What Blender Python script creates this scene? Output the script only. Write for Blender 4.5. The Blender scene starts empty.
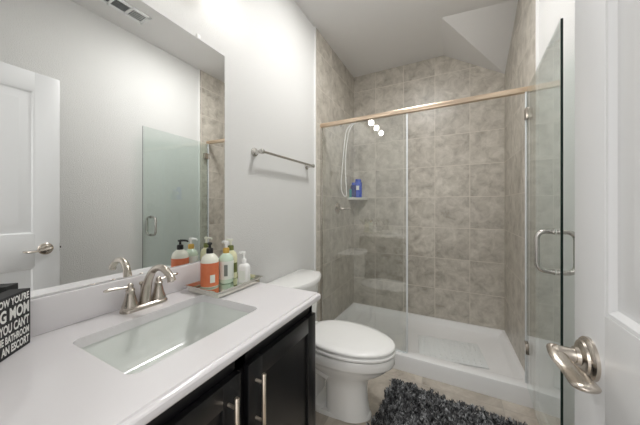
import bpy, bmesh, math, random
from mathutils import Vector, Matrix
random.seed(4)
PI = math.pi
C = bpy.context.scene.collection
S = bpy.context.scene

# ------------------------------------------------------------------ camera
cd = bpy.data.cameras.new('camera'); cam = bpy.data.objects.new('camera', cd); C.objects.link(cam)
FPX = 252.0
cd.sensor_fit = 'HORIZONTAL'; cd.sensor_width = 36; cd.lens = 36 * FPX / 640
cd.clip_start = 0.02; cd.shift_y = -7.0 / 640
cam.location = (1.033, 0, 1.235)
cam.rotation_euler = (PI/2, 0, math.atan(130/FPX))
S.camera = cam
# ------------------------------------------------------------------ world + exposure
w = bpy.data.worlds.new('world'); S.world = w; w.use_nodes = True
bg = w.node_tree.nodes['Background']; bg.inputs[0].default_value = (1.0, 0.98, 0.96, 1); bg.inputs[1].default_value = 0.35
S.view_settings.view_transform = 'Standard'; S.view_settings.look = 'None'
S.view_settings.gamma = 1; S.view_settings.use_curve_mapping = False
S.view_settings.exposure = 1.75
BULB = 4.5
HALL = 5.0
CEIL = 22.0
# added fill light out in the hall, brightens the room through the doorway
al = bpy.data.lights.new('hall_fill_light', 'AREA'); al.shape = 'RECTANGLE'; al.size = 1.6; al.size_y = 1.2; al.energy = HALL
al.color = (1, 0.985, 0.97)
ao = bpy.data.objects.new('hall_fill_light', al); C.objects.link(ao); ao.location = (0.95, -1.3, 2.0); ao.rotation_euler = (math.radians(68), 0, 0)

# ------------------------------------------------------------------ materials
def srgb(r, g, b):
    f = lambda c: (c/12.92 if c <= 0.04045 else ((c+0.055)/1.055)**2.4)
    return (f(r/255), f(g/255), f(b/255), 1)
def mat(name, col, rough=0.5, metal=0.0, bump=None, coat=0.0, spec=0.5, noise=None):
    m = bpy.data.materials.new(name); m.use_nodes = True
    nt = m.node_tree; p = nt.nodes['Principled BSDF']
    p.inputs['Base Color'].default_value = col; p.inputs['Roughness'].default_value = rough
    p.inputs['Metallic'].default_value = metal; p.inputs['Coat Weight'].default_value = coat
    p.inputs['Specular IOR Level'].default_value = spec
    if bump or noise:
        tc = nt.nodes.new('ShaderNodeTexCoord')
    if bump:
        sc, st = bump
        n = nt.nodes.new('ShaderNodeTexNoise'); n.inputs['Scale'].default_value = sc; n.inputs['Detail'].default_value = 3
        nt.links.new(tc.outputs['Object'], n.inputs['Vector'])
        b = nt.nodes.new('ShaderNodeBump'); b.inputs['Strength'].default_value = st; b.inputs['Distance'].default_value = 0.004
        nt.links.new(n.outputs['Fac'], b.inputs['Height']); nt.links.new(b.outputs['Normal'], p.inputs['Normal'])
    if noise:
        sc, col2 = noise
        n = nt.nodes.new('ShaderNodeTexNoise'); n.inputs['Scale'].default_value = sc; n.inputs['Detail'].default_value = 4
        nt.links.new(tc.outputs['Object'], n.inputs['Vector'])
        mx = nt.nodes.new('ShaderNodeMix'); mx.data_type = 'RGBA'
        mx.inputs[6].default_value = col; mx.inputs[7].default_value = col2
        nt.links.new(n.outputs['Fac'], mx.inputs[0]); nt.links.new(mx.outputs[2], p.inputs['Base Color'])
    return m

def tile_mat(name, axes, off, size, cols, grout, rough=0.35, mortar=0.0036, mottle=10.0):
    """square-set stone tiles; axes picks the two object-space axes that lie in the surface"""
    m = bpy.data.materials.new(name); m.use_nodes = True
    nt = m.node_tree; p = nt.nodes['Principled BSDF']; L = nt.links.new
    tc = nt.nodes.new('ShaderNodeTexCoord'); sp = nt.nodes.new('ShaderNodeSeparateXYZ'); L(tc.outputs['Object'], sp.inputs[0])
    cb = nt.nodes.new('ShaderNodeCombineXYZ')
    for k in (0, 1):
        a = nt.nodes.new('ShaderNodeMath'); a.operation = 'SUBTRACT'; a.inputs[1].default_value = off[k]
        L(sp.outputs[axes[k]], a.inputs[0]); L(a.outputs[0], cb.inputs[k])
    br = nt.nodes.new('ShaderNodeTexBrick'); br.offset = 0; br.squash = 1
    br.inputs['Scale'].default_value = 1; br.inputs['Brick Width'].default_value = size[0]; br.inputs['Row Height'].default_value = size[1]
    br.inputs['Mortar Size'].default_value = mortar; br.inputs['Mortar Smooth'].default_value = 0.3; br.inputs['Bias'].default_value = 0
    br.inputs['Color1'].default_value = (0, 0, 0, 1); br.inputs['Color2'].default_value = (1, 1, 1, 1); br.inputs['Mortar'].default_value = (0.5, 0.5, 0.5, 1)
    L(cb.outputs[0], br.inputs['Vector'])
    # mottling: each tile looks up its own piece of the noise
    va = nt.nodes.new('ShaderNodeVectorMath'); va.operation = 'MULTIPLY_ADD'
    va.inputs[1].default_value = (1, 1, 1); L(tc.outputs['Object'], va.inputs[0])
    vs = nt.nodes.new('ShaderNodeVectorMath'); vs.operation = 'SCALE'; vs.inputs['Scale'].default_value = 9.0; L(br.outputs['Color'], vs.inputs[0])
    L(vs.outputs[0], va.inputs[2])
    n1 = nt.nodes.new('ShaderNodeTexNoise'); n1.inputs['Scale'].default_value = mottle; n1.inputs['Detail'].default_value = 8; n1.inputs['Roughness'].default_value = 0.68; n1.inputs['Distortion'].default_value = 0.5
    L(va.outputs[0], n1.inputs['Vector'])
    cr = nt.nodes.new('ShaderNodeValToRGB'); els = cr.color_ramp.elements
    els[0].position = 0.30; els[0].color = cols[0]; els[1].position = 0.72; els[1].color = cols[2]
    e = els.new(0.5); e.color = cols[1]
    L(n1.outputs['Fac'], cr.inputs[0])
    hv = nt.nodes.new('ShaderNodeHueSaturation'); L(cr.outputs[0], hv.inputs['Color'])
    mr = nt.nodes.new('ShaderNodeMapRange'); mr.inputs[3].default_value = 0.93; mr.inputs[4].default_value = 1.07; L(br.outputs['Color'], mr.inputs[0]); L(mr.outputs[0], hv.inputs['Value'])
    mx = nt.nodes.new('ShaderNodeMix'); mx.data_type = 'RGBA'; L(br.outputs['Fac'], mx.inputs[0]); L(hv.outputs[0], mx.inputs[6]); mx.inputs[7].default_value = grout
    L(mx.outputs[2], p.inputs['Base Color'])
    p.inputs['Roughness'].default_value = rough
    b = nt.nodes.new('ShaderNodeBump'); b.invert = True; b.inputs['Strength'].default_value = 0.5; b.inputs['Distance'].default_value = 0.002
    L(br.outputs['Fac'], b.inputs['Height']); L(b.outputs['Normal'], p.inputs['Normal'])
    return m

def glass_mat(name, tint, rough=0.0, f0=0.04):
    m = bpy.data.materials.new(name); m.use_nodes = True
    nt = m.node_tree; L = nt.links.new; nt.nodes.remove(nt.nodes['Principled BSDF']); out = nt.nodes['Material Output']
    lw = nt.nodes.new('ShaderNodeLayerWeight'); lw.inputs['Blend'].default_value = 0.5
    pw = nt.nodes.new('ShaderNodeMath'); pw.operation = 'POWER'; pw.inputs[1].default_value = 5; L(lw.outputs['Facing'], pw.inputs[0])
    ma = nt.nodes.new('ShaderNodeMath'); ma.operation = 'MULTIPLY_ADD'; ma.inputs[1].default_value = 1-f0; ma.inputs[2].default_value = f0; L(pw.outputs[0], ma.inputs[0])
    t = nt.nodes.new('ShaderNodeBsdfTransparent'); t.inputs[0].default_value = tint
    g = nt.nodes.new('ShaderNodeBsdfGlossy'); g.inputs['Roughness'].default_value = rough; g.inputs['Color'].default_value = (1, 1, 1, 1)
    mx = nt.nodes.new('ShaderNodeMixShader'); L(ma.outputs[0], mx.inputs[0]); L(t.outputs[0], mx.inputs[1]); L(g.outputs[0], mx.inputs[2])
    L(mx.outputs[0], out.inputs['Surface'])
    return m
def emit_mat(name, col, s):
    m = bpy.data.materials.new(name); m.use_nodes = True
    p = m.node_tree.nodes['Principled BSDF']; p.inputs['Base Color'].default_value = (0.9, 0.9, 0.9, 1)
    p.inputs['Emission Color'].default_value = col; p.inputs['Emission Strength'].default_value = s
    return m

M = {}
M['paint'] = mat('wall_paint', srgb(217, 217, 215), 0.6, bump=(150, 0.6))
M['ceil'] = mat('ceiling_paint', srgb(228, 227, 226), 0.8, bump=(90, 0.25))
M['trimw'] = mat('white_trim_paint', srgb(236, 236, 236), 0.35)
M['doorw'] = mat('door_paint', srgb(226, 227, 228), 0.38)
TC = [srgb(157, 150, 139), srgb(190, 184, 173), srgb(216, 210, 200)]
GR = srgb(210, 203, 192)
M['tile_back'] = tile_mat('shower_tile_back', (0, 2), (1.206-0.312*4, 0.067), (0.312, 0.314), TC, GR)
M['tile_side'] = tile_mat('shower_tile_side', (1, 2), (2.865-0.314*6, 0.067), (0.314, 0.314), TC, GR)
M['tile_floor'] = tile_mat('floor_tile', (0, 1), (0.40, 0.03), (0.46, 0.46), [srgb(150, 141, 130), srgb(184, 175, 163), srgb(208, 201, 190)], srgb(172, 164, 153), rough=0.35, mottle=5.5)
M['schluter'] = mat('white_tile_edge', srgb(238, 238, 236), 0.3)
M['marble'] = mat('white_cultured_marble', srgb(229, 227, 228), 0.12, coat=0.3, noise=(3.0, srgb(224, 221, 223)))
M['china'] = mat('white_china', srgb(240, 240, 238), 0.08, coat=0.5)
M['basin'] = mat('basin_china', srgb(226, 230, 226), 0.1, coat=0.4)
M['acrylic'] = mat('white_acrylic', srgb(238, 238, 238), 0.25)
M['black'] = mat('black_lacquer', srgb(17, 17, 19), 0.32, noise=(20, srgb(13, 13, 15)))
M['recess'] = mat('dark_inside', srgb(8, 8, 9), 0.7)
M['nickel'] = mat('brushed_nickel', srgb(196, 188, 178), 0.26, 1.0)
M['nickel_warm'] = mat('warm_brushed_nickel', srgb(212, 192, 170), 0.33, 1.0)
M['steel'] = mat('satin_steel', srgb(206, 203, 198), 0.22, 1.0)
M['pull'] = mat('pale_satin_pull', srgb(232, 220, 204), 0.3, 1.0)
M['chrome'] = mat('chrome', srgb(225, 225, 228), 0.08, 1.0)
M['silver'] = mat('silver_frame', srgb(226, 225, 216), 0.12, 1.0)
M['darksteel'] = mat('dark_metal', srgb(58, 54, 50), 0.35, 1.0)
M['mirror'] = mat('mirror_silver', (0.945, 0.955, 0.95, 1), 0.0, 1.0)
M['traymirror'] = mat('tray_mirror_glass', (0.72, 0.78, 0.72, 1), 0.03, 1.0)
M['glass'] = glass_mat('clear_shower_glass', (0.98, 0.99, 0.985, 1), f0=0.085)
M['glassdoor'] = glass_mat('pale_green_door_glass', (0.94, 0.972, 0.962, 1), f0=0.06)
M['glassedge'] = mat('green_glass_edge', srgb(22, 40, 36), 0.1)
M['seal'] = mat('clear_vinyl_seal', srgb(222, 226, 228), 0.25)
M['black_plastic'] = mat('black_plastic', srgb(18, 18, 20), 0.3)
M['white_plastic'] = mat('white_plastic', srgb(242, 242, 240), 0.25)
M['vent'] = mat('white_vent_enamel', srgb(236, 238, 238), 0.35)
M['ventslot'] = mat('vent_dark_opening', srgb(74, 82, 84), 0.6)
M['orange'] = mat('orange_label', srgb(208, 102, 58), 0.45, noise=(45, srgb(222, 132, 92)))
M['cream'] = mat('cream_plastic', srgb(236, 236, 222), 0.25)
M['mint'] = mat('pale_mint_soap', srgb(206, 224, 204), 0.15, coat=0.3)
M['paper'] = mat('pale_paper_label', srgb(228, 232, 224), 0.5)
M['gold'] = mat('gold_collar', srgb(204, 166, 78), 0.35, 0.3)
M['olive'] = mat('olive_collar', srgb(108, 116, 60), 0.35)
M['yellow'] = mat('pale_yellow_soap', srgb(228, 226, 190), 0.2)
M['ink'] = mat('grey_print', srgb(120, 126, 120), 0.6)
M['blue'] = mat('blue_bottle_plastic', srgb(24, 78, 200), 0.22)
M['navy'] = mat('dark_blue_plastic', srgb(14, 34, 112), 0.25)
M['teal'] = mat('teal_gel', srgb(60, 150, 150), 0.2)
M['ceramic'] = mat('pale_stone_shelf', srgb(206, 204, 196), 0.2)
M['matmat'] = mat('translucent_bath_mat', srgb(232, 235, 235), 0.35, bump=(60, 0.4))
M['signblack'] = mat('sign_black_paint', srgb(28, 28, 30), 0.6)
M['signink'] = mat('sign_white_ink', srgb(230, 230, 226), 0.6)
M['backing'] = mat('rug_backing', srgb(52, 52, 54), 0.9)
M['diffuser'] = emit_mat('added_lamp_diffuser', (1.0, 0.985, 0.97, 1), CEIL)
M['bulb'] = emit_mat('lit_opal_globe', (1.0, 0.965, 0.925, 1), BULB)
m = bpy.data.materials.new('shag_pile'); m.use_nodes = True; nt = m.node_tree; p = nt.nodes['Principled BSDF']
g_ = nt.nodes.new('ShaderNodeNewGeometry'); cr = nt.nodes.new('ShaderNodeValToRGB')
cr.color_ramp.elements[0].color = srgb(46, 47, 49); cr.color_ramp.elements[1].color = srgb(190, 192, 194)
tc = nt.nodes.new('ShaderNodeTexCoord'); vo = nt.nodes.new('ShaderNodeTexVoronoi'); vo.inputs['Scale'].default_value = 60
nt.links.new(tc.outputs['Object'], vo.inputs['Vector']); sx = nt.nodes.new('ShaderNodeSeparateColor'); nt.links.new(vo.outputs['Color'], sx.inputs[0])
av = nt.nodes.new('ShaderNodeMath'); av.operation = 'MULTIPLY'; nt.links.new(sx.outputs[0], av.inputs[0]); nt.links.new(g_.outputs['Random Per Island'], av.inputs[1])
nt.links.new(av.outputs[0], cr.inputs[0]); nt.links.new(cr.outputs[0], p.inputs['Base Color']); p.inputs['Roughness'].default_value = 0.7
M['pile'] = m

# ------------------------------------------------------------------ mesh helpers
def NB(): return bmesh.new()
def merge(bm, other, mtx=None, mi=0):
    if mtx is not None: bmesh.ops.transform(other, matrix=mtx, verts=other.verts)
    me = bpy.data.meshes.new('tmp')
    for f in other.faces: f.material_index = mi
    other.to_mesh(me); other.free(); bm.from_mesh(me); bpy.data.meshes.remove(me)
def box(bm, x0, x1, y0, y1, z0, z1, bev=0.0, seg=2, mtx=None, mi=0):
    b = bmesh.new(); bmesh.ops.create_cube(b, size=1)
    bmesh.ops.scale(b, vec=(x1-x0, y1-y0, z1-z0), verts=b.verts)
    bmesh.ops.translate(b, vec=((x0+x1)/2, (y0+y1)/2, (z0+z1)/2), verts=b.verts)
    if bev > 0: bmesh.ops.bevel(b, geom=b.edges[:], offset=bev, segments=seg, profile=0.5, affect='EDGES')
    merge(bm, b, mtx, mi)
def loft(bm, rings, cap0=True, cap1=True, closed=True, mi=0):
    vs = [[bm.verts.new(p) for p in r] for r in rings]
    n = len(rings[0])
    for a, b in zip(vs[:-1], vs[1:]):
        for i in range(n if closed else n-1):
            j = (i+1) % n
            f = bm.faces.new((a[i], a[j], b[j], b[i])); f.material_index = mi
    if cap0: f = bm.faces.new(vs[0][::-1]); f.material_index = mi
    if cap1: f = bm.faces.new(vs[-1]); f.material_index = mi
def lathe(bm, prof, o=(0, 0, 0), axis='Z', n=28, sx=1.0, sy=1.0, mi=0):
    """prof = [(r, h)...] turned about axis through o"""
    o = Vector(o); rings = []
    for r, h in prof:
        ring = []
        for i in range(n):
            a = 2*PI*i/n; u, v = r*math.cos(a)*sx, r*math.sin(a)*sy
            d = {'Z': (u, v, h), 'X': (h, u, v), 'Y': (v, h, u), '-X': (-h, v, u), '-Y': (u, -h, v)}[axis]
            ring.append(o + Vector(d))
        rings.append(ring)
    loft(bm, rings, mi=mi)
def tube(bm, pts, rad, n=12, mi=0, flat=None):
    """tube swept along pts; rad a number or one per point"""
    pts = [Vector(p) for p in pts]
    if not isinstance(rad, (list, tuple)): rad = [rad]*len(pts)
    t0 = (pts[1]-pts[0]).normalized(); ref = Vector((0, 0, 1)) if abs(t0.z) < 0.9 else Vector((1, 0, 0))
    nrm = (ref - t0*ref.dot(t0)).normalized(); rings = []
    for i, p in enumerate(pts):
        a = pts[max(0, i-1)]; b = pts[min(len(pts)-1, i+1)]; t = (b-a).normalized()
        nrm = (nrm - t*nrm.dot(t)).normalized(); bi = t.cross(nrm)
        fl = 1.0 if flat is None else (flat[i] if isinstance(flat, (list, tuple)) else flat)
        rings.append([p + (nrm*math.cos(2*PI*k/n)*fl + bi*math.sin(2*PI*k/n))*rad[i] for k in range(n)])
    loft(bm, rings, mi=mi)
def smooth_path(ctrl, steps=8):
    """Catmull-Rom through the control points"""
    P = [Vector(c) for c in ctrl]; out = []
    for i in range(len(P)-1):
        p0 = P[max(0, i-1)]; p1 = P[i]; p2 = P[i+1]; p3 = P[min(len(P)-1, i+2)]
        for k in range(steps):
            t = k/steps
            out.append(0.5*((2*p1)+(p2-p0)*t+(2*p0-5*p1+4*p2-p3)*t*t+(-p0+3*p1-3*p2+p3)*t**3))
    out.append(P[-1]); return out
def rrect(x0, x1, y0, y1, r, z, n=6):
    pts = []
    for cx, cy, a0 in ((x1-r, y1-r, 0), (x0+r, y1-r, 90), (x0+r, y0+r, 180), (x1-r, y0+r, 270)):
        for k in range(n+1):
            a = math.radians(a0 + 90*k/n); pts.append((cx+r*math.cos(a), cy+r*math.sin(a), z))
    return pts
def obj(name, bm, m, parent=None, loc=None, ang=35, recalc=True):
    me = bpy.data.meshes.new(name)
    if recalc: bmesh.ops.recalc_face_normals(bm, faces=bm.faces[:])
    bm.to_mesh(me); bm.free()
    for x in (m if isinstance(m, (list, tuple)) else [m]): me.materials.append(x)
    if ang:
        me.shade_smooth(); me.set_sharp_from_angle(angle=math.radians(ang))
    o = bpy.data.objects.new(name, me); C.objects.link(o)
    if parent: o.parent = parent
    if loc: o.location = loc
    return o
def tag(o, label, cat, group=None, kind=None):
    o['label'] = label; o['category'] = cat
    if group: o['group'] = group
    if kind: o['kind'] = kind
    return o
def thing(name, label, cat, loc=(0, 0, 0), rz=0.0, group=None, kind=None):
    o = bpy.data.objects.new(name, None); C.objects.link(o); o.location = loc; o.rotation_euler = (0, 0, rz); o.empty_display_size = 0.05
    return tag(o, label, cat, group, kind)
def struct(name, bm, m, label, cat, ang=35):
    return tag(obj(name, bm, m, ang=ang), label, cat, kind='structure')

# ------------------------------------------------------------------ room shell
W_, D_, H_ = 1.494, 2.865, 2.765
TY = 1.902                 # where the shower tile begins
b = NB(); box(b, -0.1, W_+0.1, -1.2, D_+0.1, -0.08, 0); struct('floor', b, M['tile_floor'], 'beige stone tile bathroom floor', 'floor')
b = NB(); box(b, -0.1, W_+0.1, -0.12, D_+0.1, H_, H_+0.08); struct('ceiling', b, M['ceil'], 'pale grey painted flat ceiling', 'ceiling')
b = NB(); box(b, -0.1, 0, -0.12, D_+0.1, 0, H_); struct('wall_left', b, M['paint'], 'light grey textured wall behind the vanity and toilet', 'wall')
b = NB(); box(b, W_, W_+0.1, -0.12, D_+0.1, 0, H_); struct('wall_right', b, M['paint'], 'light grey painted wall behind the open white door', 'wall')
b = NB(); box(b, 0, W_, D_+0.01, D_+0.1, 0, H_); struct('wall_back', b, M['paint'], 'plain wall carrying the tile at the back of the shower', 'wall')
DX0, DX1, DH = 0.585, 1.262, 2.06
b = NB()
box(b, 0, DX0, -0.12, 0, 0, H_); box(b, DX1+0.03, W_, -0.12, 0, 0, H_); box(b, DX0, DX1+0.03, -0.12, 0, DH+0.03, H_)
struct('wall_front', b, M['paint'], 'light grey wall with the doorway opening', 'wall')
# shower tile skins (1 cm thick) on the three shower walls
b = NB(); box(b, 0, W_, D_, D_+0.01, 0, H_); struct('wall_shower_back', b, M['tile_back'], 'stone tile wall at the back of the shower', 'tile wall')
b = NB(); box(b, 0, 0.01, TY, D_, 0, H_); struct('wall_shower_left', b, M['tile_side'], 'stone tile shower wall beside the toilet', 'tile wall')
b = NB(); box(b, W_-0.01, W_, TY, D_, 0, H_); struct('wall_shower_right', b, M['tile_side'], 'stone tile shower wall on the glass door side', 'tile wall')
b = NB(); box(b, 0, 0.013, TY-0.011, TY, 0, H_); struct('trim_1', b, M['schluter'], 'thin white edge strip ending the tile beside the toilet', 'trim')
b = NB(); box(b, W_-0.013, W_, TY-0.011, TY, 0, H_); struct('trim_2', b, M['schluter'], 'thin white edge strip ending the tile behind the glass door', 'trim')
# sloping boxed soffit in the far upper corner
b = NB()
A = b.verts.new((0.972, 2.275, H_)); B = b.verts.new((0.978, D_, H_)); Cc = b.verts.new((W_-0.01, D_, 2.456)); D = b.verts.new((W_-0.01, 2.335, H_)); E_ = b.verts.new((W_-0.01, D_, H_))
for f in ((A, Cc, B), (A, D, Cc), (A, B, E_, D), (B, Cc, E_), (D, E_, Cc)): b.faces.new(f)
struct('ceiling_soffit', b, M['ceil'], 'sloping boxed corner of the ceiling above the shower', 'soffit', ang=0)
def baseboard(name, x0, x1, y0, y1, label):
    b = NB(); box(b, x0, x1, y0, y1, 0, 0.095, 0.003); struct(name, b, M['trimw'], label, 'baseboard')
baseboard('baseboard_left', 0, 0.013, 0.925, TY-0.012, 'white baseboard behind the toilet')
baseboard('baseboard_right', W_-0.013, W_, 0.02, TY-0.012, 'white baseboard along the wall by the open door')
# door lining and casing
b = NB(); box(b, DX0-0.001, DX0+0.02, -0.13, 0.0, 0, DH+0.03); box(b, DX1+0.002, DX1+0.031, -0.13, -0.0, 0, DH+0.03); box(b, DX0, DX1+0.03, -0.13, 0.0, DH+0.005, DH+0.031)
struct('trim_3', b, M['trimw'], 'white lining of the doorway', 'door frame')

# ------------------------------------------------------------------ open panelled room door (seen direct and in the mirror)
d = thing('door_1', 'open white panelled bathroom door with a nickel lever', 'door', (1.256, -0.005, 0.012), kind='structure')
LY, LZ, TH = 0.692, 2.045, 0.035
b = NB()
box(b, 0.010, TH-0.010, 0.002, LY-0.002, 0.002, LZ-0.002)
ST = 0.112
pan = [(0.19, 0.845), (1.045, LZ-0.115)]
for xa, xb in ((0, 0.012), (TH-0.012, TH)):
    box(b, xa, xb, 0, ST, 0, LZ, 0.0015); box(b, xa, xb, LY-ST, LY, 0, LZ, 0.0015)
    for z0, z1 in ((0, pan[0][0]), (pan[0][1], pan[1][0]), (pan[1][1], LZ)): box(b, xa, xb, ST-0.001, LY-ST+0.001, z0, z1, 0.0015)
def ringframe(b, y0, y1, z0, z1, xs):
    """picture-frame moulding: xs = [(inset, x)...]"""
    rings = [[(x, y0+i, z0+i), (x, y1-i, z0+i), (x, y1-i, z1-i), (x, y0+i, z1-i)] for i, x in xs]
    loft(b, rings, cap0=False, cap1=True)
for z0, z1 in pan:
    ringframe(b, ST, LY-ST, z0, z1, [(0, 0.001), (0.006, 0.002), (0.014, 0.009), (0.022, 0.0105), (0.03, 0.0098), (0.062, 0.004), (0.066, 0.004)])
    ringframe(b, ST, LY-ST, z0, z1, [(0, TH-0.001), (0.014, TH-0.009), (0.03, TH-0.0098), (0.062, TH-0.004), (0.066, TH-0.004)])
obj('leaf', b, M['doorw'], d, ang=25)
KY, KZ = 0.626, 0.950
h = bpy.data.objects.new('lever_handle', None); C.objects.link(h); h.parent = d; h.location = (0, KY, KZ)
b = NB(); lathe(b, [(0.001, 0), (0.036, 0), (0.036, 0.005), (0.0335, 0.008), (0.029, 0.0095), (0.028, 0.013), (0.022, 0.0155), (0.0165, 0.0165), (0.0155, 0.022), (0.001, 0.0221)], axis='-X')
obj('rose', b, M['nickel'], h)
b = NB()
lathe(b, [(0.001, 0.018), (0.0135, 0.018), (0.0120, 0.026), (0.0120, 0.040), (0.0135, 0.046), (0.010, 0.052), (0.001, 0.0535)], axis='-X', n=20)
lp = smooth_path([(-0.045, 0.013, 0.004), (-0.047, 0.003, 0.002), (-0.047, -0.020, -0.001), (-0.040, -0.050, -0.006), (-0.038, -0.080, -0.006), (-0.040, -0.106, -0.002)], 6)
lr = [0.005, 0.0085, 0.0105, 0.012, 0.0125, 0.0125] + [0.0125+0.0055*i/18 for i in range(19)] + [0.016, 0.0155, 0.0145, 0.0125, 0.009, 0.003]
lr = lr[:len(lp)-6] + [0.018, 0.0178, 0.0168, 0.0145, 0.0105, 0.004]
tube(b, lp, lr, n=16, flat=[0.75 - 0.35*min(1, i/14) for i in range(len(lp))])
obj('lever', b, M['nickel'], h)
b = NB(); box(b, 0.006, TH-0.006, LY-0.001, LY+0.002, KZ-0.028, KZ+0.028); lathe(b, [(0.001, 0), (0.007, 0), (0.006, 0.009), (0.001, 0.010)], (TH/2, LY+0.001, KZ), 'Y', 12)
obj('latch_plate', b, M['darksteel'], d)

# ------------------------------------------------------------------ mirror on the left wall
t = thing('wall_mirror', 'large frameless mirror above the white vanity top', 'mirror', (0.001, 0.004, 0.977))
b = NB(); box(b, 0, 0.005, 0, 0.921, 0, 1.025, 0.0008, 1); obj('mirror_glass', b, M['mirror'], t, ang=0)
for yy in (0.15, 0.768):
    b = NB(); box(b, 0, 0.011, yy-0.009, yy+0.009, 1.02, 1.042, 0.002); obj('clip', b, M['white_plastic'], t)

# ------------------------------------------------------------------ vanity
VY0, VY1 = 0.006, 0.921
t = thing('vanity_cabinet', 'black shaker vanity cabinet under the white top', 'cabinet', (0, 0, 0))
b = NB()
FX = 0.512
box(b, 0.002, FX, VY1-0.036, VY1-0.018, 0.0, 0.846)          # far side panel
box(b, 0.002, FX, VY0, VY0+0.018, 0.0, 0.846)
box(b, 0.002, FX-0.06, VY0+0.018, VY1-0.036, 0.10, 0.118)   # bottom
box(b, 0.002, 0.01, VY0+0.018, VY1-0.036, 0.10, 0.80)
# face frame
box(b, FX, FX+0.018, VY0, VY0+0.03, 0.10, 0.846); box(b, FX, FX+0.018, VY1-0.042, VY1-0.018, 0.0, 0.846)
box(b, FX, FX+0.018, VY0, VY1-0.018, 0.795, 0.846); box(b, FX, FX+0.018, VY0, VY1-0.018, 0.10, 0.135)
box(b, FX, FX+0.018, 0.485, 0.523, 0.10, 0.846)
obj('body', b, M['black'], t)
b = NB(); box(b, 0.002, FX-0.055, VY0+0.018, VY1-0.036, 0.0, 0.10); obj('toe_kick', b, M['recess'], t)
def shaker_door(y0, y1, z0, z1, hy, hz):
    b = NB(); x0, x1, s = FX+0.0185, FX+0.0375, 0.058
    box(b, x0, x1, y0, y0+s, z0, z1, 0.0012); box(b, x0, x1, y1-s, y1, z0, z1, 0.0012)
    box(b, x0, x1, y0+s-0.001, y1-s+0.001, z0, z0+s, 0.0012); box(b, x0, x1, y0+s-0.001, y1-s+0.001, z1-s, z1, 0.0012)
    box(b, x0, x1-0.009, y0+s-0.004, y1-s+0.004, z0+s-0.004, z1-s+0.004)
    dr = obj('door', b, M['black'], t)
    b = NB(); r = 0.006; xb = x1+0.028
    tube(b, [(xb, hy, hz), (xb, hy, hz-0.002), (xb, hy, hz-0.155), (xb, hy, hz-0.157)], [r*0.8, r, r, r*0.8], 14)
    for q in (0.026, 0.131): tube(b, [(x1-0.0005, hy, hz-q), (xb, hy, hz-q)], 0.0042, 10)
    obj('handle', b, M['pull'], dr)
shaker_door(0.036, 0.488, 0.135, 0.802, 0.447, 0.772)
shaker_door(0.516, 0.898, 0.135, 0.802, 0.546, 0.772)

# worktop with a rectangular cut-out
t = thing('countertop', 'white cultured marble vanity countertop around the basin', 'countertop', (0, 0, 0))
SX0, SX1, SY0, SY1 = 0.142, 0.438, 0.288, 0.690
ZT, ZB = 0.875, 0.847
b = NB()
n = 5
inner = rrect(SX0, SX1, SY0, SY1, 0.022, ZT, n)
def outer_for(x0, x1, y0, y1, z):
    """outer rectangle sampled with one point for each inner point, corners on the arc middles"""
    pts = []
    cs = [(x1, y1), (x0, y1), (x0, y0), (x1, y0)]
    for (cx, cy) in cs: pts += [(cx, cy, z)]*(n+1)
    return pts
def top_ring(x0, x1, y0, y1, z):
    cs = [(x1, y1), (x0, y1), (x0, y0), (x1, y0)]
    return [(cx, cy, z) for cx, cy in cs]
iv = [b.verts.new(p) for p in inner]
ov = [b.verts.new(p) for p in top_ring(0.0, 0.545, VY0-0.004, 0.921, ZT)]
N = len(iv)
for k in range(4):
    for j in range(n): b.faces.new((ov[k], iv[k*(n+1)+j+1], iv[k*(n+1)+j]))
    k2 = (k+1) % 4
    b.faces.new((ov[k], ov[k2], iv[k2*(n+1)], iv[k*(n+1)+n]))
# rounded cut-out lip going down
lo = [b.verts.new((x, y, ZB)) for x, y, z in inner]
for i in range(N): b.faces.new((iv[i], iv[(i+1) % N], lo[(i+1) % N], lo[i]))
# stepped front and end edge: small cove then a bullnose lip
def edge_ring(dx, z): return [(0.545+dx, 0.921+dx*0.3, z), (0.0, 0.921+dx*0.3, z), (0.0, VY0-0.004, z), (0.545+dx, VY0-0.004, z)]
prev = ov
for dx, z in ((0.0006, ZT-0.0015), (0.0016, ZT-0.0035), (0.003, ZT-0.0042), (0.0075, ZT-0.0036), (0.0115, ZT-0.0052), (0.0138, ZT-0.0085), (0.014, ZT-0.013), (0.014, ZB+0.006), (0.012, ZB+0.002), (0.009, ZB)):
    cur = [b.verts.new(p) for p in edge_ring(dx, z)]
    for i in range(4): b.faces.new((prev[i], prev[(i+1) % 4], cur[(i+1) % 4], cur[i]))
    prev = cur
for k in range(4):
    for j in range(n): b.faces.new((prev[k], lo[k*(n+1)+j], lo[k*(n+1)+j+1]))
    k2 = (k+1) % 4
    b.faces.new((prev[k2], prev[k], lo[k*(n+1)+n], lo[k2*(n+1)]))
obj('slab', b, M['marble'], t, ang=30)
b = NB(); box(b, 0.0005, 0.020, VY0-0.004, 0.921, ZT+0.0002, 0.9765, 0.003); tag(obj('backsplash', b, M['marble']), 'low white marble backsplash strip under the mirror', 'backsplash')

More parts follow.
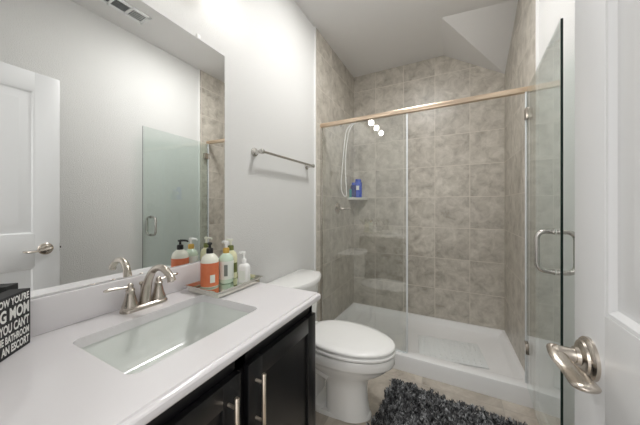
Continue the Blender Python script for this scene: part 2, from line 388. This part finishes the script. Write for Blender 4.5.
# undermount basin
t = thing('sink_basin', 'white rectangular undermount basin set in the vanity top', 'sink', (0, 0, 0))
b = NB()
e = 0.004
def br(i, z, r): return rrect(SX0-e+i, SX1+e-i, SY0-e+i*1.0, SY1+e-i*1.0, r, z, 6)
rings = [br(-0.012, ZB-0.0006, 0.03), br(0.0, ZB-0.0006, 0.024), br(0.002, ZB-0.006, 0.024), br(0.010, ZB-0.05, 0.03), br(0.022, ZB-0.095, 0.04), br(0.045, ZB-0.118, 0.05), br(0.085, ZB-0.126, 0.05), br(0.125, ZB-0.130, 0.02)]
loft(b, rings, cap0=False, cap1=True)
rings = [br(-0.012, ZB-0.0006, 0.03), br(-0.012, ZB-0.012, 0.03), br(0.0, ZB-0.05, 0.03), br(0.012, ZB-0.10, 0.04), br(0.045, ZB-0.13, 0.05), br(0.125, ZB-0.140, 0.02)]
loft(b, rings, cap0=False, cap1=True)
obj('basin', b, M['basin'], t, ang=50)
b = NB(); lathe(b, [(0.001, 0), (0.022, 0), (0.021, 0.003), (0.017, 0.0035), (0.016, 0.002), (0.001, 0.0025)], ((SX0+SX1)/2, (SY0+SY1)/2, ZB-0.1300)); obj('drain', b, M['nickel'], t)

# ------------------------------------------------------------------ faucet
t = thing('faucet', 'brushed nickel two-handle faucet behind the basin', 'faucet', (0.062, 0.515, ZT))
b = NB()
def oblong(hl, hw, z):
    pts = []
    for k in range(24):
        a = 2*PI*k/24; cx = math.cos(a)*hw; cy = math.sin(a)*hw + (hl-hw if math.sin(a) >= 0 else -(hl-hw)); pts.append((cx, cy, z))
    return pts
loft(b, [oblong(0.077, 0.027, 0), oblong(0.077, 0.027, 0.006), oblong(0.075, 0.025, 0.010), oblong(0.071, 0.021, 0.013), oblong(0.069, 0.019, 0.016)])
obj('base_plate', b, M['nickel'], t)
b = NB()
path = smooth_path([(0, 0, 0.014), (0.003, 0.001, 0.05), (0.012, 0.004, 0.09), (0.034, 0.008, 0.128), (0.070, 0.010, 0.144), (0.104, 0.010, 0.138), (0.130, 0.010, 0.120), (0.140, 0.010, 0.104)], 6)
rr = [0.019 + (0.0115-0.019)*min(1, (i/18)) for i in range(len(path))]
rr = [r if i < 36 else 0.0115+0.0015*min(1, (i-36)/4) for i, r in enumerate(rr)]
tube(b, path, rr, 18); obj('spout', b, M['nickel'], t)
for s in (-1, 1):
    b = NB()
    lathe(b, [(0.024, 0.012), (0.0245, 0.018), (0.022, 0.026), (0.018, 0.038), (0.0145, 0.054), (0.0125, 0.066), (0.0135, 0.069), (0.0135, 0.073), (0.0105, 0.076), (0.009, 0.080), (0.0095, 0.084), (0.0085, 0.090), (0.004, 0.094), (0.0005, 0.0945)], (0, s*0.047, 0))
    hd = obj('handle', b, M['nickel'], t)
    b = NB()
    tube(b, smooth_path([(0, s*0.047, 0.082), (0.0, s*0.068, 0.084), (0.0, s*0.095, 0.087), (0.0, s*0.122, 0.088)], 5), [0.0055]*4+[0.005]*4+[0.0055]*4+[0.006, 0.006, 0.0055, 0.003], 12, flat=0.8)
    obj('lever', b, M['nickel'], hd)
b = NB(); tube(b, [(-0.024, 0, 0.012), (-0.024, 0, 0.075)], 0.0025, 8); lathe(b, [(0.0005, 0.072), (0.006, 0.074), (0.0075, 0.079), (0.006, 0.084), (0.0005, 0.086)], (-0.024, 0, 0), n=14); obj('lift_rod', b, M['nickel'], t)

# ------------------------------------------------------------------ mirrored tray and bottles
t = thing('vanity_tray', 'silver mirrored tray holding four pump bottles', 'tray', (0.152, 0.800, ZT))
hx, hy = 0.092, 0.122
b = NB()
def rr4(i, z): return [(hx+i, hy+i, z), (-hx-i, hy+i, z), (-hx-i, -hy-i, z), (hx+i, -hy-i, z)]
loft(b, [rr4(-0.010, 0.0), rr4(-0.003, 0.003), rr4(-0.003, 0.016), rr4(0.004, 0.026), rr4(0.008, 0.027), rr4(0.008, 0.0295), rr4(0.003, 0.029), rr4(-0.008, 0.017), rr4(-0.009, 0.011)], cap1=False)
obj('frame', b, M['silver'], t, ang=25)
b = NB(); box(b, -hx+0.008, hx-0.008, -hy+0.008, hy-0.008, 0.004, 0.0112); obj('mirror_base', b, M['traymirror'], t)
TZ = ZT+0.0114
def pump(par, z, m, r=0.014, tall=0.03, aim=0.0, collar=None, spout=0.036):
    b = NB(); cm = collar or m
    lathe(b, [(r, z-0.004), (r, z+0.014), (r*0.86, z+0.018), (r*0.4, z+0.02)], n=20); obj('collar', b, cm, par)
    b = NB()
    lathe(b, [(r*0.42, z+0.0185), (r*0.36, z+0.02+tall*0.6), (r*0.72, z+0.02+tall*0.62), (r*0.74, z+0.02+tall*0.95), (r*0.5, z+0.02+tall), (0.0005, z+0.02+tall)], n=16)
    dx, dy = math.cos(aim), math.sin(aim); zz = z+0.02+tall*0.82
    tube(b, [(0, 0, zz), (dx*spout*0.5, dy*spout*0.5, zz), (dx*spout*0.85, dy*spout*0.85, zz-0.001), (dx*spout, dy*spout, zz-0.007)], [0.0055, 0.005, 0.0045, 0.0038], 10)
    obj('pump_head', b, m, par)
def round_bottle(name, label, x, y, r, hgt, body_m, lab_m, lab_z, pump_m, collar_m, aim, neck=0.014, tall=0.03, panel=None):
    t = thing(name, label, 'soap bottle', (x, y, TZ), 0, 'pump bottles on the tray')
    b = NB(); sh = hgt
    lathe(b, [(r*0.86, 0), (r*0.97, 0.003), (r, 0.008), (r, sh*0.74), (r*0.96, sh*0.82), (r*0.80, sh*0.90), (r*0.55, sh*0.96), (neck*0.92, sh), (neck*0.9, sh+0.004)], n=32)
    obj('bottle_body', b, body_m, t)
    if lab_m:
        b = NB(); z0, z1 = lab_z; q = r+0.0006
        loft(b, [[(q*math.cos(2*PI*k/32), q*math.sin(2*PI*k/32), z) for k in range(32)] for z in (z0, z1)], False, False)
        lb = obj('label', b, lab_m, t)
        if panel:
            a0, a1, p0, p1, pm = panel
            b = NB(); q = r+0.0013
            loft(b, [[(q*math.cos(a0+(a1-a0)*k/10), q*math.sin(a0+(a1-a0)*k/10), z) for k in range(11)] for z in (p0, p1)], False, False, closed=False)
            obj('print_panel', b, pm, lb)
    pump(t, sh+0.003, pump_m, neck, tall, aim, collar_m); return t
round_bottle('soap_bottle', 'pump bottle with orange wrap label and black pump on the tray', 0.107, 0.752, 0.0365, 0.143, M['cream'], M['orange'], (0.006, 0.104), M['black_plastic'], None, 2.6, tall=0.022, panel=(-0.65, -0.1, 0.022, 0.055, M['paper']))
round_bottle('soap_bottle', 'pale mint pump bottle with gold collar and white pump', 0.128, 0.823, 0.032, 0.135, M['mint'], M['paper'], (0.02, 0.100), M['white_plastic'], M['gold'], 2.9, panel=(-1.0, -0.55, 0.035, 0.085, M['ink']))
round_bottle('soap_bottle', 'yellowish pump bottle with olive collar standing rearmost on the tray', 0.092, 0.884, 0.030, 0.135, M['yellow'], M['olive'], (0.03, 0.075), M['cream'], M['olive'], 3.0)
# small white rounded-square bottle
t = thing('lotion_bottle', 'small white square pump bottle at the front of the tray', 'soap bottle', (0.196, 0.866, TZ), 0.25, 'pump bottles on the tray')
b = NB()
def sq(h, r, z): return rrect(-h, h, -h*0.8, h*0.8, r, z, 5)
loft(b, [sq(0.022, 0.008, 0), sq(0.024, 0.009, 0.003), sq(0.024, 0.009, 0.068), sq(0.022, 0.010, 0.075), sq(0.018, 0.010, 0.081), sq(0.011, 0.0085, 0.084), sq(0.010, 0.0078, 0.088)])
obj('bottle_body', b, M['white_plastic'], t)
b = NB(); box(b, -0.015, 0.015, -0.0198, -0.0188, 0.012, 0.055); obj('label', b, M['paper'], t)
pump(t, 0.087, M['white_plastic'], 0.011, 0.030, 2.9, spout=0.030)

# ------------------------------------------------------------------ black box sign
t = thing('box_sign', 'black wooden box sign with white lettering in the vanity corner', 'sign', (0.2010, 0.0981, ZT), math.radians(136.2))
SW, SD, SH = 0.205, 0.040, 0.144
b = NB(); box(b, 0, SW, 0, SD, 0.0005, SH, 0.001, 1); obj('box', b, M['signblack'], t)
def text_bm(lines):
    bm = NB()
    for txt, x0, x1, z0, z1 in lines:
        cu = bpy.data.curves.new('lettering', 'FONT'); cu.body = txt; cu.size = 1; cu.offset = 0.035; cu.resolution_u = 3
        to = bpy.data.objects.new('lettering', cu); C.objects.link(to)
        dg = bpy.context.evaluated_depsgraph_get(); me = bpy.data.meshes.new_from_object(to.evaluated_get(dg))
        bpy.data.objects.remove(to); bpy.data.curves.remove(cu)
        xs = [v.co.x for v in me.vertices]; ys = [v.co.y for v in me.vertices]
        ax, bx_, ay, by = min(xs), max(xs), min(ys), max(ys)
        for v in me.vertices:
            u, q = (v.co.x-ax)/(bx_-ax), (v.co.y-ay)/(by-ay)
            v.co = (x0+u*(x1-x0), -0.0004, z0+q*(z1-z0))
        bm.from_mesh(me); bpy.data.meshes.remove(me)
    return bm
R_ = SW-0.006
rows = [("KNOW YOU'RE", 0.086, 0.120, 0.139), ("G MOM", 0.112, 0.085, 0.115), ("YOU CAN'T", 0.110, 0.056, 0.080), ("THE BATHROOM", 0.098, 0.033, 0.051), ("AN ESCORT", 0.116, 0.008, 0.028)]
b = text_bm([(tx, x0, R_, z0, z1) for tx, x0, z0, z1 in rows]); obj('lettering', b, M['signink'], t, ang=0, recalc=False)

# ------------------------------------------------------------------ toilet
TYC = 1.44
t = thing('toilet', 'white two-piece toilet with closed lid beside the shower', 'toilet', (0, TYC, 0))
def egg(xb, xf, bw, z, n=40, xc=None, p=2.25):
    """egg outline: back at xb, front tip at xf, half width bw"""
    xc = xc if xc is not None else xb + (xf-xb)*0.44; pts = []
    for k in range(n):
        a = 2*PI*k/n; c_, s_ = math.cos(a), math.sin(a)
        pw = 2.0/p if c_ < 0 else 2.0/2.05
        x = xc + (xf-xc if c_ > 0 else xc-xb)*math.copysign(abs(c_)**pw, c_)
        y = bw*math.copysign(abs(s_)**(2.0/(p if c_ < 0 else 2.05)), s_); pts.append((x, y, z))
    return pts
b = NB()
loft(b, [egg(0.14, 0.626, 0.108, 0, p=3), egg(0.14, 0.626, 0.108, 0.014, p=3), egg(0.15, 0.618, 0.103, 0.024, p=3)])
loft(b, [egg(0.36, 0.618, 0.104, 0.005, p=3.5), egg(0.36, 0.612, 0.102, 0.04, p=3.5), egg(0.36, 0.602, 0.099, 0.10, p=3.5), egg(0.355, 0.602, 0.100, 0.18, p=3.3),
         egg(0.33, 0.615, 0.108, 0.225, p=3), egg(0.28, 0.650, 0.126, 0.255, p=2.8), egg(0.22, 0.695, 0.148, 0.285, p=2.6), egg(0.18, 0.728, 0.167, 0.315, p=2.5), egg(0.165, 0.742, 0.176, 0.334, p=2.4), egg(0.158, 0.754, 0.183, 0.340, p=2.4), egg(0.155, 0.760, 0.187, 0.350, p=2.4), egg(0.155, 0.760, 0.187, 0.389, p=2.4), egg(0.158, 0.757, 0.184, 0.393, p=2.4)])
# trapway relief and foot at the back of the pedestal
loft(b, [rrect(0.06, 0.36, -0.105, 0.105, 0.03, z) for z in (0, 0.035)] + [rrect(0.07, 0.35, -0.095, 0.095, 0.03, 0.045)])
loft(b, [rrect(0.03, 0.30, -0.09, 0.09, 0.03, 0.30), rrect(0.02, 0.30, -0.105, 0.105, 0.03, 0.34), rrect(0.02, 0.30, -0.105, 0.105, 0.03, 0.385)])
for s in (-1, 1):
    tube(b, smooth_path([(0.40, s*0.085, 0.235), (0.31, s*0.092, 0.26), (0.235, s*0.092, 0.225), (0.20, s*0.09, 0.15), (0.16, s*0.085, 0.085), (0.12, s*0.075, 0.035)], 6), [0.036]*13+[0.038]*18, 16)
box(b, 0.07, 0.30, -0.075, 0.075, 0.03, 0.31, 0.02)
bowl = obj('bowl', b, M['china'], t, ang=50)
for s in (-1, 1):
    b = NB(); lathe(b, [(0.014, 0.034), (0.014, 0.048), (0.010, 0.058), (0.0005, 0.061)], (0.275, s*0.093, 0), n=16); obj('bolt_cap', b, M['white_plastic'], t)
b = NB()
outer = [egg(0.30, 0.67, 0.11, 0.4030), egg(0.217, 0.757, 0.183, 0.4030), egg(0.215, 0.763, 0.189, 0.405), egg(0.215, 0.764, 0.190, 0.411), egg(0.215, 0.763, 0.189, 0.4175), egg(0.217, 0.760, 0.186, 0.4195), egg(0.30, 0.67, 0.11, 0.4195)]
loft(b, outer, False, False); obj('seat', b, M['white_plastic'], t, ang=60)
b = NB()
loft(b, [egg(0.26, 0.70, 0.14, 0.4285), egg(0.220, 0.756, 0.181, 0.4285), egg(0.216, 0.760, 0.185, 0.4300), egg(0.215, 0.761, 0.186, 0.438), egg(0.222, 0.752, 0.177, 0.4450), egg(0.26, 0.715, 0.145, 0.4510), egg(0.36, 0.60, 0.07, 0.4540)])
obj('lid', b, M['white_plastic'], t, ang=60)
for s in (-1, 1):
    b = NB(); box(b, 0.196, 0.232, s*0.075-0.022, s*0.075+0.022, 0.392, 0.440, 0.007); obj('hinge', b, M['white_plastic'], t)
b = NB()
def tank_ring(x0, x1, hw, z, bow=0.03):
    pts = []
    m_ = 14
    for k in range(m_+1):
        u = -1+2*k/m_; pts.append((x1-bow*abs(u)**2.4, hw*u, z))
    pts += [(x0+0.012, hw, z), (x0, hw-0.012, z), (x0, -hw+0.012, z), (x0+0.012, -hw, z)]
    return pts
loft(b, [tank_ring(0.03, 0.205, 0.175, 0.372, 0.05), tank_ring(0.022, 0.218, 0.185, 0.386, 0.055), tank_ring(0.02, 0.226, 0.193, 0.55, 0.06), tank_ring(0.018, 0.232, 0.200, 0.712, 0.062)])
obj('tank', b, M['china'], t, ang=40)
b = NB()
loft(b, [tank_ring(0.012, 0.238, 0.209, 0.713, 0.062), tank_ring(0.008, 0.248, 0.218, 0.718, 0.066), tank_ring(0.008, 0.250, 0.220, 0.738, 0.068), tank_ring(0.012, 0.245, 0.216, 0.747, 0.068), tank_ring(0.022, 0.230, 0.204, 0.751, 0.064)])
obj('tank_lid', b, M['china'], t, ang=40)
b = NB(); tube(b, [(0.17, -0.14, 0.66), (0.222, -0.14, 0.66)], 0.010, 12); tube(b, [(0.226, -0.15, 0.66), (0.236, -0.11, 0.655), (0.242, -0.08, 0.648)], [0.007, 0.006, 0.007], 10, flat=0.7); obj('flush_lever', b, M['chrome'], t)

# ------------------------------------------------------------------ towel bar
t = thing('towel_bar', 'empty brushed nickel towel bar on the wall above the toilet', 'towel bar', (0, 1.149, 1.55))
for yy in (0, 0.612):
    b = NB(); lathe(b, [(0.027, 0.0003), (0.027, 0.005), (0.024, 0.010), (0.015, 0.014), (0.011, 0.022), (0.0105, 0.045), (0.014, 0.052), (0.016, 0.060), (0.0145, 0.070), (0.007, 0.075), (0.0005, 0.0755)], (0, yy, 0), 'X', 24); obj('post', b, M['steel'], t)
b = NB(); tube(b, [(0.062, -0.004, 0), (0.062, 0.616, 0)], 0.0085, 16); obj('bar', b, M['steel'], t)

# ------------------------------------------------------------------ shower tray
t = thing('shower_tray', 'white acrylic shower tray with raised curb', 'shower tray', (0, 0, 0))
X0, X1, Y0, Y1 = 0.0105, W_-0.0105, 1.955, D_-0.0005
b = NB()
def tr(i0, i1, j0, j1, z, r=0.02): return rrect(X0+i0, X1-i1, Y0+j0, Y1-j1, r, z, 5)
loft(b, [tr(0, 0, 0, 0, 0.0, 0.001), tr(0, 0, 0, 0, 0.106, 0.001), tr(0.0, 0.0, 0.003, 0.0, 0.113, 0.001), tr(0.0, 0.0, 0.009, 0.0, 0.1155, 0.001), tr(0.022, 0.022, 0.082, 0.022, 0.1155, 0.02), tr(0.028, 0.028, 0.088, 0.028, 0.112, 0.025), tr(0.055, 0.055, 0.105, 0.055, 0.036, 0.05), tr(0.068, 0.068, 0.118, 0.068, 0.028, 0.06), tr(0.30, 0.30, 0.30, 0.30, 0.025, 0.06)])
# lower the tile-side rim to a slim ledge
for v in b.verts:
    if v.co.z > 0.09 and v.co.y > 2.10: v.co.z = 0.070 + (v.co.z-0.106)*0.6
obj('tray', b, M['acrylic'], t, ang=40)
b = NB(); lathe(b, [(0.001, 0), (0.055, 0), (0.053, 0.003), (0.001, 0.0035)], (1.02, 2.38, 0.0250)); obj('drain', b, M['steel'], t)

b = NB(); box(b, -0.24, 0.24, -0.175, 0.175, 0, 0.006, 0.002)
for i in range(11):
    for j in range(8): lathe(b, [(0.009, 0.0055), (0.007, 0.009), (0.0005, 0.010)], (-0.2+i*0.04, -0.14+j*0.04, 0), n=8)
o = obj('bath_mat', b, M['matmat'], None, (1.03, 2.36, 0.0295)); o.rotation_euler = (0, 0, math.radians(8)); tag(o, 'pale translucent rubber mat lying in the shower tray', 'bath mat')

# ------------------------------------------------------------------ shower enclosure
GY = 2.0
t = thing('shower_enclosure', 'frameless glass shower enclosure with a fixed pane and open door', 'shower screen', (0, 0, 0))
b = NB(); box(b, 0.0105, W_-0.0105, GY-0.016, GY+0.016, 1.926, 1.960, 0.004)
for v in b.verts: v.co.z += 0.018*v.co.x/W_
obj('header_rail', b, M['nickel_warm'], t)
def glass_slab(bm, L, T, z0, z1, mtx):
    k = bmesh.new(); bmesh.ops.create_cube(k, size=1)
    bmesh.ops.scale(k, vec=(L, T, z1-z0), verts=k.verts); bmesh.ops.translate(k, vec=(L/2, 0, (z0+z1)/2), verts=k.verts)
    for f in k.faces: f.material_index = 0 if abs(f.normal.x) < 0.5 else 1
    bmesh.ops.transform(k, matrix=mtx, verts=k.verts)
    me = bpy.data.meshes.new('tmp'); k.to_mesh(me); k.free(); bm.from_mesh(me); bpy.data.meshes.remove(me)
b = NB(); glass_slab(b, 0.718, 0.008, 0.118, 1.932, Matrix.Translation((0.024, GY, 0))); obj('fixed_pane', b, [M['glass'], M['glassedge']], t, ang=0)
b = NB(); box(b, 0.0105, 0.026, GY-0.010, GY+0.010, 0.1155, 1.925, 0.001); obj('wall_channel', b, M['steel'], t)
b = NB(); box(b, 0.0265, 0.742, GY-0.008, GY+0.008, 0.1153, 0.122, 0.001); obj('bottom_channel', b, M['seal'], t)
b = NB(); box(b, 0.739, 0.749, GY-0.006, GY+0.006, 0.122, 1.932); obj('edge_seal', b, M['seal'], t)
# open door: hinge at the wall, free edge towards the room
hp = Vector((1.458, 1.985, 0)); ep = Vector((1.410, 1.270, 0)); dv = ep-hp; GL = dv.length
door_m = Matrix.Translation(hp) @ Matrix.Rotation(math.atan2(dv.y, dv.x), 4, 'Z')
gd = bpy.data.objects.new('glass_door', None)
b = NB(); glass_slab(b, GL, 0.008, 0.128, 1.945, door_m); gd = obj('glass_door', b, [M['glassdoor'], M['glassedge']], t, ang=0)
b = NB()
for s in (-1, 1):
    pth = [(GL-0.075, s*0.004, 1.047-0.082)]
    R = 0.030; z0, z1, off = 1.047-0.082, 1.047+0.082, s*0.060
    pts = [(GL-0.075, s*0.0052, z0), (GL-0.075, s*0.028, z0)]
    for k in range(1, 7): a = math.radians(90*k/6); pts.append((GL-0.075, s*(0.060-R)+s*R*math.sin(a), z0+R-R*math.cos(a)))
    for k in range(0, 7): a = math.radians(90*k/6); pts.append((GL-0.075, s*(0.060-R)+s*R*math.cos(a), z1-R+R*math.sin(a)))
    pts += [(GL-0.075, s*0.028, z1), (GL-0.075, s*0.0052, z1)]
    tube(b, [door_m @ Vector(q) for q in pts], 0.0098, 14)
    for zz in (z0, z1): tube(b, [door_m @ Vector((GL-0.075, s*0.0052, zz)), door_m @ Vector((GL-0.075, s*0.009, zz))], 0.0125, 14)
obj('pull_handle', b, M['steel'], gd)
for zz in (1.80, 0.36):
    b = NB(); box(b, -0.004, 0.052, -0.013, 0.013, zz-0.032, zz+0.032, 0.003, mtx=door_m); box(b, 1.4585-hp.x+hp.x, W_-0.0105, GY-0.034, GY+0.012, zz-0.03, zz+0.03, 0.002); obj('hinge', b, M['nickel'], gd)
b = NB(); box(b, -0.010, 0.0, -0.008, 0.008, 0.128, 1.945, mtx=door_m); obj('edge_seal', b, M['seal'], gd)

# ------------------------------------------------------------------ in the shower
t = thing('hand_shower', 'white hand shower with a looping hose on the tile wall', 'hand shower', (0.0105, 2.45, 2.09))
b = NB(); lathe(b, [(0.028, 0), (0.026, 0.006), (0.012, 0.010)], axis='X', n=20); tube(b, smooth_path([(0.004, 0, 0), (0.06, 0, 0.008), (0.10, 0, 0.0), (0.125, 0, -0.02)], 5), 0.010, 12); obj('shower_arm', b, M['chrome'], t)
b = NB(); tube(b, smooth_path([(0.115, 0, -0.012), (0.17, 0, 0.008), (0.225, 0, 0.015)], 4), 0.012, 12)
lathe(b, [(0.001, 0.0), (0.042, 0.0), (0.044, 0.008), (0.034, 0.022), (0.012, 0.028)], (0.245, 0, -0.004)); obj('spray_head', b, M['white_plastic'], t)
b = NB()
tube(b, smooth_path([(0.125, 0.002, -0.02), (0.10, 0.0, -0.035), (0.062, 0, -0.10), (0.036, 0, -0.30), (0.018, 0, -0.50), (0.009, 0, -0.62), (0.016, 0, -0.70), (0.040, 0.01, -0.755), (0.062, 0.015, -0.74), (0.056, 0.015, -0.60), (0.052, 0.012, -0.40), (0.072, 0.01, -0.18), (0.12, 0.005, -0.04), (0.215, 0.0, 0.012)], 7), 0.0052, 10)
obj('hose', b, M['white_plastic'], t)
t = thing('shower_valve', 'nickel single-lever shower valve on the tile below the shelf', 'shower valve', (0.0105, 2.37, 1.208))
b = NB(); lathe(b, [(0.062, 0), (0.060, 0.005), (0.030, 0.010), (0.022, 0.016), (0.02, 0.045), (0.018, 0.052), (0.0005, 0.053)], axis='X'); obj('escutcheon', b, M['nickel'], t)
b = NB(); tube(b, smooth_path([(0.040, 0, 0.0), (0.075, 0.01, -0.004), (0.13, 0.02, -0.006)], 5), [0.017]*3+[0.014]*4+[0.011]*3+[0.008], 12, flat=0.7); obj('lever', b, M['nickel'], t)

SZ = 1.318
b = NB()
q = [(0, 0)] + [(0.172*math.cos(math.radians(a)), -0.205*math.sin(math.radians(a))) for a in range(0, 91, 9)]
loft(b, [[(x, y, z) for x, y in q] for z in (-0.018, 0.0)])
rim = [(0.168*math.cos(math.radians(a)), -0.200*math.sin(math.radians(a)), 0.002) for a in range(0, 91, 9)]
tube(b, rim, 0.006, 8)
o = obj('corner_shelf', b, M['ceramic'], None, (0.0105, D_-0.0005, SZ)); tag(o, 'pale ceramic quarter-round shelf in the tiled shower corner', 'shelf')
t = thing('shampoo_bottle', 'tall blue shampoo bottle on the corner shelf', 'bottle', (0.088, 2.795, SZ+0.0005), 0.3, 'bottles on the shower shelf')
b = NB()
def ov(a, c, z): return [(a*math.cos(2*PI*k/24), c*math.sin(2*PI*k/24), z) for k in range(24)]
loft(b, [ov(0.038, 0.022, 0), ov(0.042, 0.025, 0.005), ov(0.043, 0.026, 0.08), ov(0.042, 0.025, 0.175), ov(0.038, 0.022, 0.190), ov(0.030, 0.018, 0.194)]); obj('bottle_body', b, M['blue'], t)
b = NB(); loft(b, [ov(0.033, 0.019, 0.194), ov(0.034, 0.020, 0.198), ov(0.033, 0.019, 0.216), ov(0.029, 0.016, 0.220)]); obj('cap', b, M['blue'], t)
b = NB(); box(b, -0.020, 0.012, -0.0272, -0.0215, 0.095, 0.145, 0.001); obj('label', b, M['paper'], t)
t = thing('shampoo_bottle', 'shorter dark blue bottle beside the tall blue one on the corner shelf', 'bottle', (0.047, 2.745, SZ+0.0005), 0.5, 'bottles on the shower shelf')
b = NB(); loft(b, [ov(0.026, 0.018, 0), ov(0.030, 0.021, 0.004), ov(0.031, 0.021, 0.13), ov(0.026, 0.017, 0.148), ov(0.015, 0.012, 0.152)]); obj('bottle_body', b, M['navy'], t)
b = NB(); loft(b, [ov(0.018, 0.015, 0.152), ov(0.018, 0.015, 0.178), ov(0.014, 0.012, 0.180)]); obj('cap', b, M['blue'], t)
t = thing('shampoo_bottle', 'small teal tube on the corner shelf next to the hose', 'bottle', (0.027, 2.708, SZ+0.0005), 0.2, 'bottles on the shower shelf')
b = NB(); loft(b, [ov(0.012, 0.012, 0), ov(0.012, 0.012, 0.02), ov(0.0125, 0.011, 0.03), ov(0.014, 0.006, 0.085), ov(0.015, 0.002, 0.10)]); obj('bottle_body', b, M['teal'], t)

# ------------------------------------------------------------------ ceiling vent
t = thing('ceiling_vent', 'white louvered register in the ceiling reflected in the mirror', 'vent', (1.215, 1.01, H_))
b = NB(); hx, hy = 0.07, 0.19
for x0, x1, y0, y1 in ((-hx, -hx+0.022, -hy, hy), (hx-0.022, hx, -hy, hy), (-hx, hx, -hy, -hy+0.022), (-hx, hx, hy-0.022, hy), (-hx, hx, -0.062, -0.048), (-hx, hx, 0.048, 0.062)): box(b, x0, x1, y0, y1, -0.010, -0.0003, 0.0015)
obj('frame', b, M['vent'], t)
b = NB(); box(b, -hx+0.01, hx-0.01, -hy+0.01, hy-0.01, -0.002, -0.0006); obj('opening', b, M['ventslot'], t)
b = NB()
for k in range(6):
    xx = -0.04+k*0.016
    for y0, y1 in ((-0.048, 0.048), (-0.168, -0.062)): box(b, -0.0045, 0.0045, y0, y1, -0.0006, 0.0006, mtx=Matrix.Translation((xx, 0, -0.0055)) @ Matrix.Rotation(math.radians(-38), 4, 'Y'))
for k in range(8):
    box(b, -0.048, 0.048, -0.0055, 0.0055, -0.0006, 0.0006, mtx=Matrix.Translation((0, 0.068+k*0.0135, -0.0055)) @ Matrix.Rotation(math.radians(30), 4, 'X'))
obj('louvers', b, M['vent'], t)

# ------------------------------------------------------------------ shag rug
t = thing('shag_rug', 'dark grey shag bath rug in front of the shower', 'rug', (1.025, 1.545, 0), math.radians(-4.5))
RX, RY = 0.372, 0.245
b = NB(); loft(b, [rrect(-RX+0.01, RX-0.01, -RY+0.01, RY-0.01, 0.02, z) for z in (0.0005, 0.007)]); obj('backing', b, M['backing'], t)
b = NB()
for c in range(2300):
    cx = random.uniform(-RX+0.006, RX-0.006); cy = random.uniform(-RY+0.006, RY-0.006); ca = random.uniform(0, 2*PI); cl = random.uniform(0.006, 0.024); ch = random.uniform(0.022, 0.038)
    for k in range(5):
        x = cx+random.uniform(-0.008, 0.008); y = cy+random.uniform(-0.008, 0.008)
        a = ca+random.uniform(-0.5, 0.5); h = ch*random.uniform(0.8, 1.05); ln = cl*random.uniform(0.7, 1.2); wd = random.uniform(0.0022, 0.0042)
        dx, dy = math.cos(a), math.sin(a); px_, py_ = -dy*wd, dx*wd
        v = [b.verts.new((x+px_, y+py_, 0.004)), b.verts.new((x-px_, y-py_, 0.004)),
             b.verts.new((x+dx*ln*0.45-px_*1.1, y+dy*ln*0.45-py_*1.1, h*0.7)), b.verts.new((x+dx*ln*0.45+px_*1.1, y+dy*ln*0.45+py_*1.1, h*0.7)),
             b.verts.new((x+dx*ln-px_*0.6, y+dy*ln-py_*0.6, h)), b.verts.new((x+dx*ln+px_*0.6, y+dy*ln+py_*0.6, h))]
        b.faces.new((v[0], v[1], v[2], v[3])); b.faces.new((v[3], v[2], v[4], v[5]))
o = obj('pile', b, M['pile'], t, ang=0, recalc=False); o['kind'] = 'stuff'

# ------------------------------------------------------------------ vanity light above the mirror (out of frame, seen in the glass)
t = thing('vanity_light', 'three-globe vanity light above the mirror reflected in the shower glass', 'wall light', (0.0, 0.62, 2.28))
b = NB(); box(b, 0.0005, 0.022, -0.32, 0.32, 0.035, 0.125, 0.004); obj('backplate', b, M['nickel'], t)
for s in (-0.26, 0, 0.26):
    b = NB(); tube(b, smooth_path([(0.02, s, 0.08), (0.09, s, 0.085), (0.14, s, 0.075), (0.15, s, 0.05)], 5), 0.009, 12); lathe(b, [(0.012, 0.062), (0.028, 0.056), (0.031, 0.034), (0.001, 0.033)], (0.15, s, 0), 'Z', 20); ar = obj('arm', b, M['nickel'], t)
    b = NB(); bmesh.ops.create_uvsphere(b, u_segments=24, v_segments=16, radius=0.038); bmesh.ops.translate(b, vec=(0.150, s, 0), verts=b.verts); obj('globe', b, M['bulb'], ar)

# ------------------------------------------------------------------ added flush ceiling lamp, unseen above the frame, to brighten the room
t = thing('added_ceiling_light', 'added round flush ceiling light, unseen above the frame', 'ceiling light', (0.74, 1.50, H_))
b = NB(); lathe(b, [(0.001, -0.0005), (0.175, -0.0005), (0.178, -0.006), (0.176, -0.022), (0.168, -0.026), (0.160, -0.022), (0.001, -0.022)], n=40); obj('rim', b, M['trimw'], t)
b = NB(); lathe(b, [(0.158, -0.0225), (0.150, -0.032), (0.12, -0.042), (0.07, -0.047), (0.0005, -0.049)], n=40); obj('diffuser', b, M['diffuser'], t)
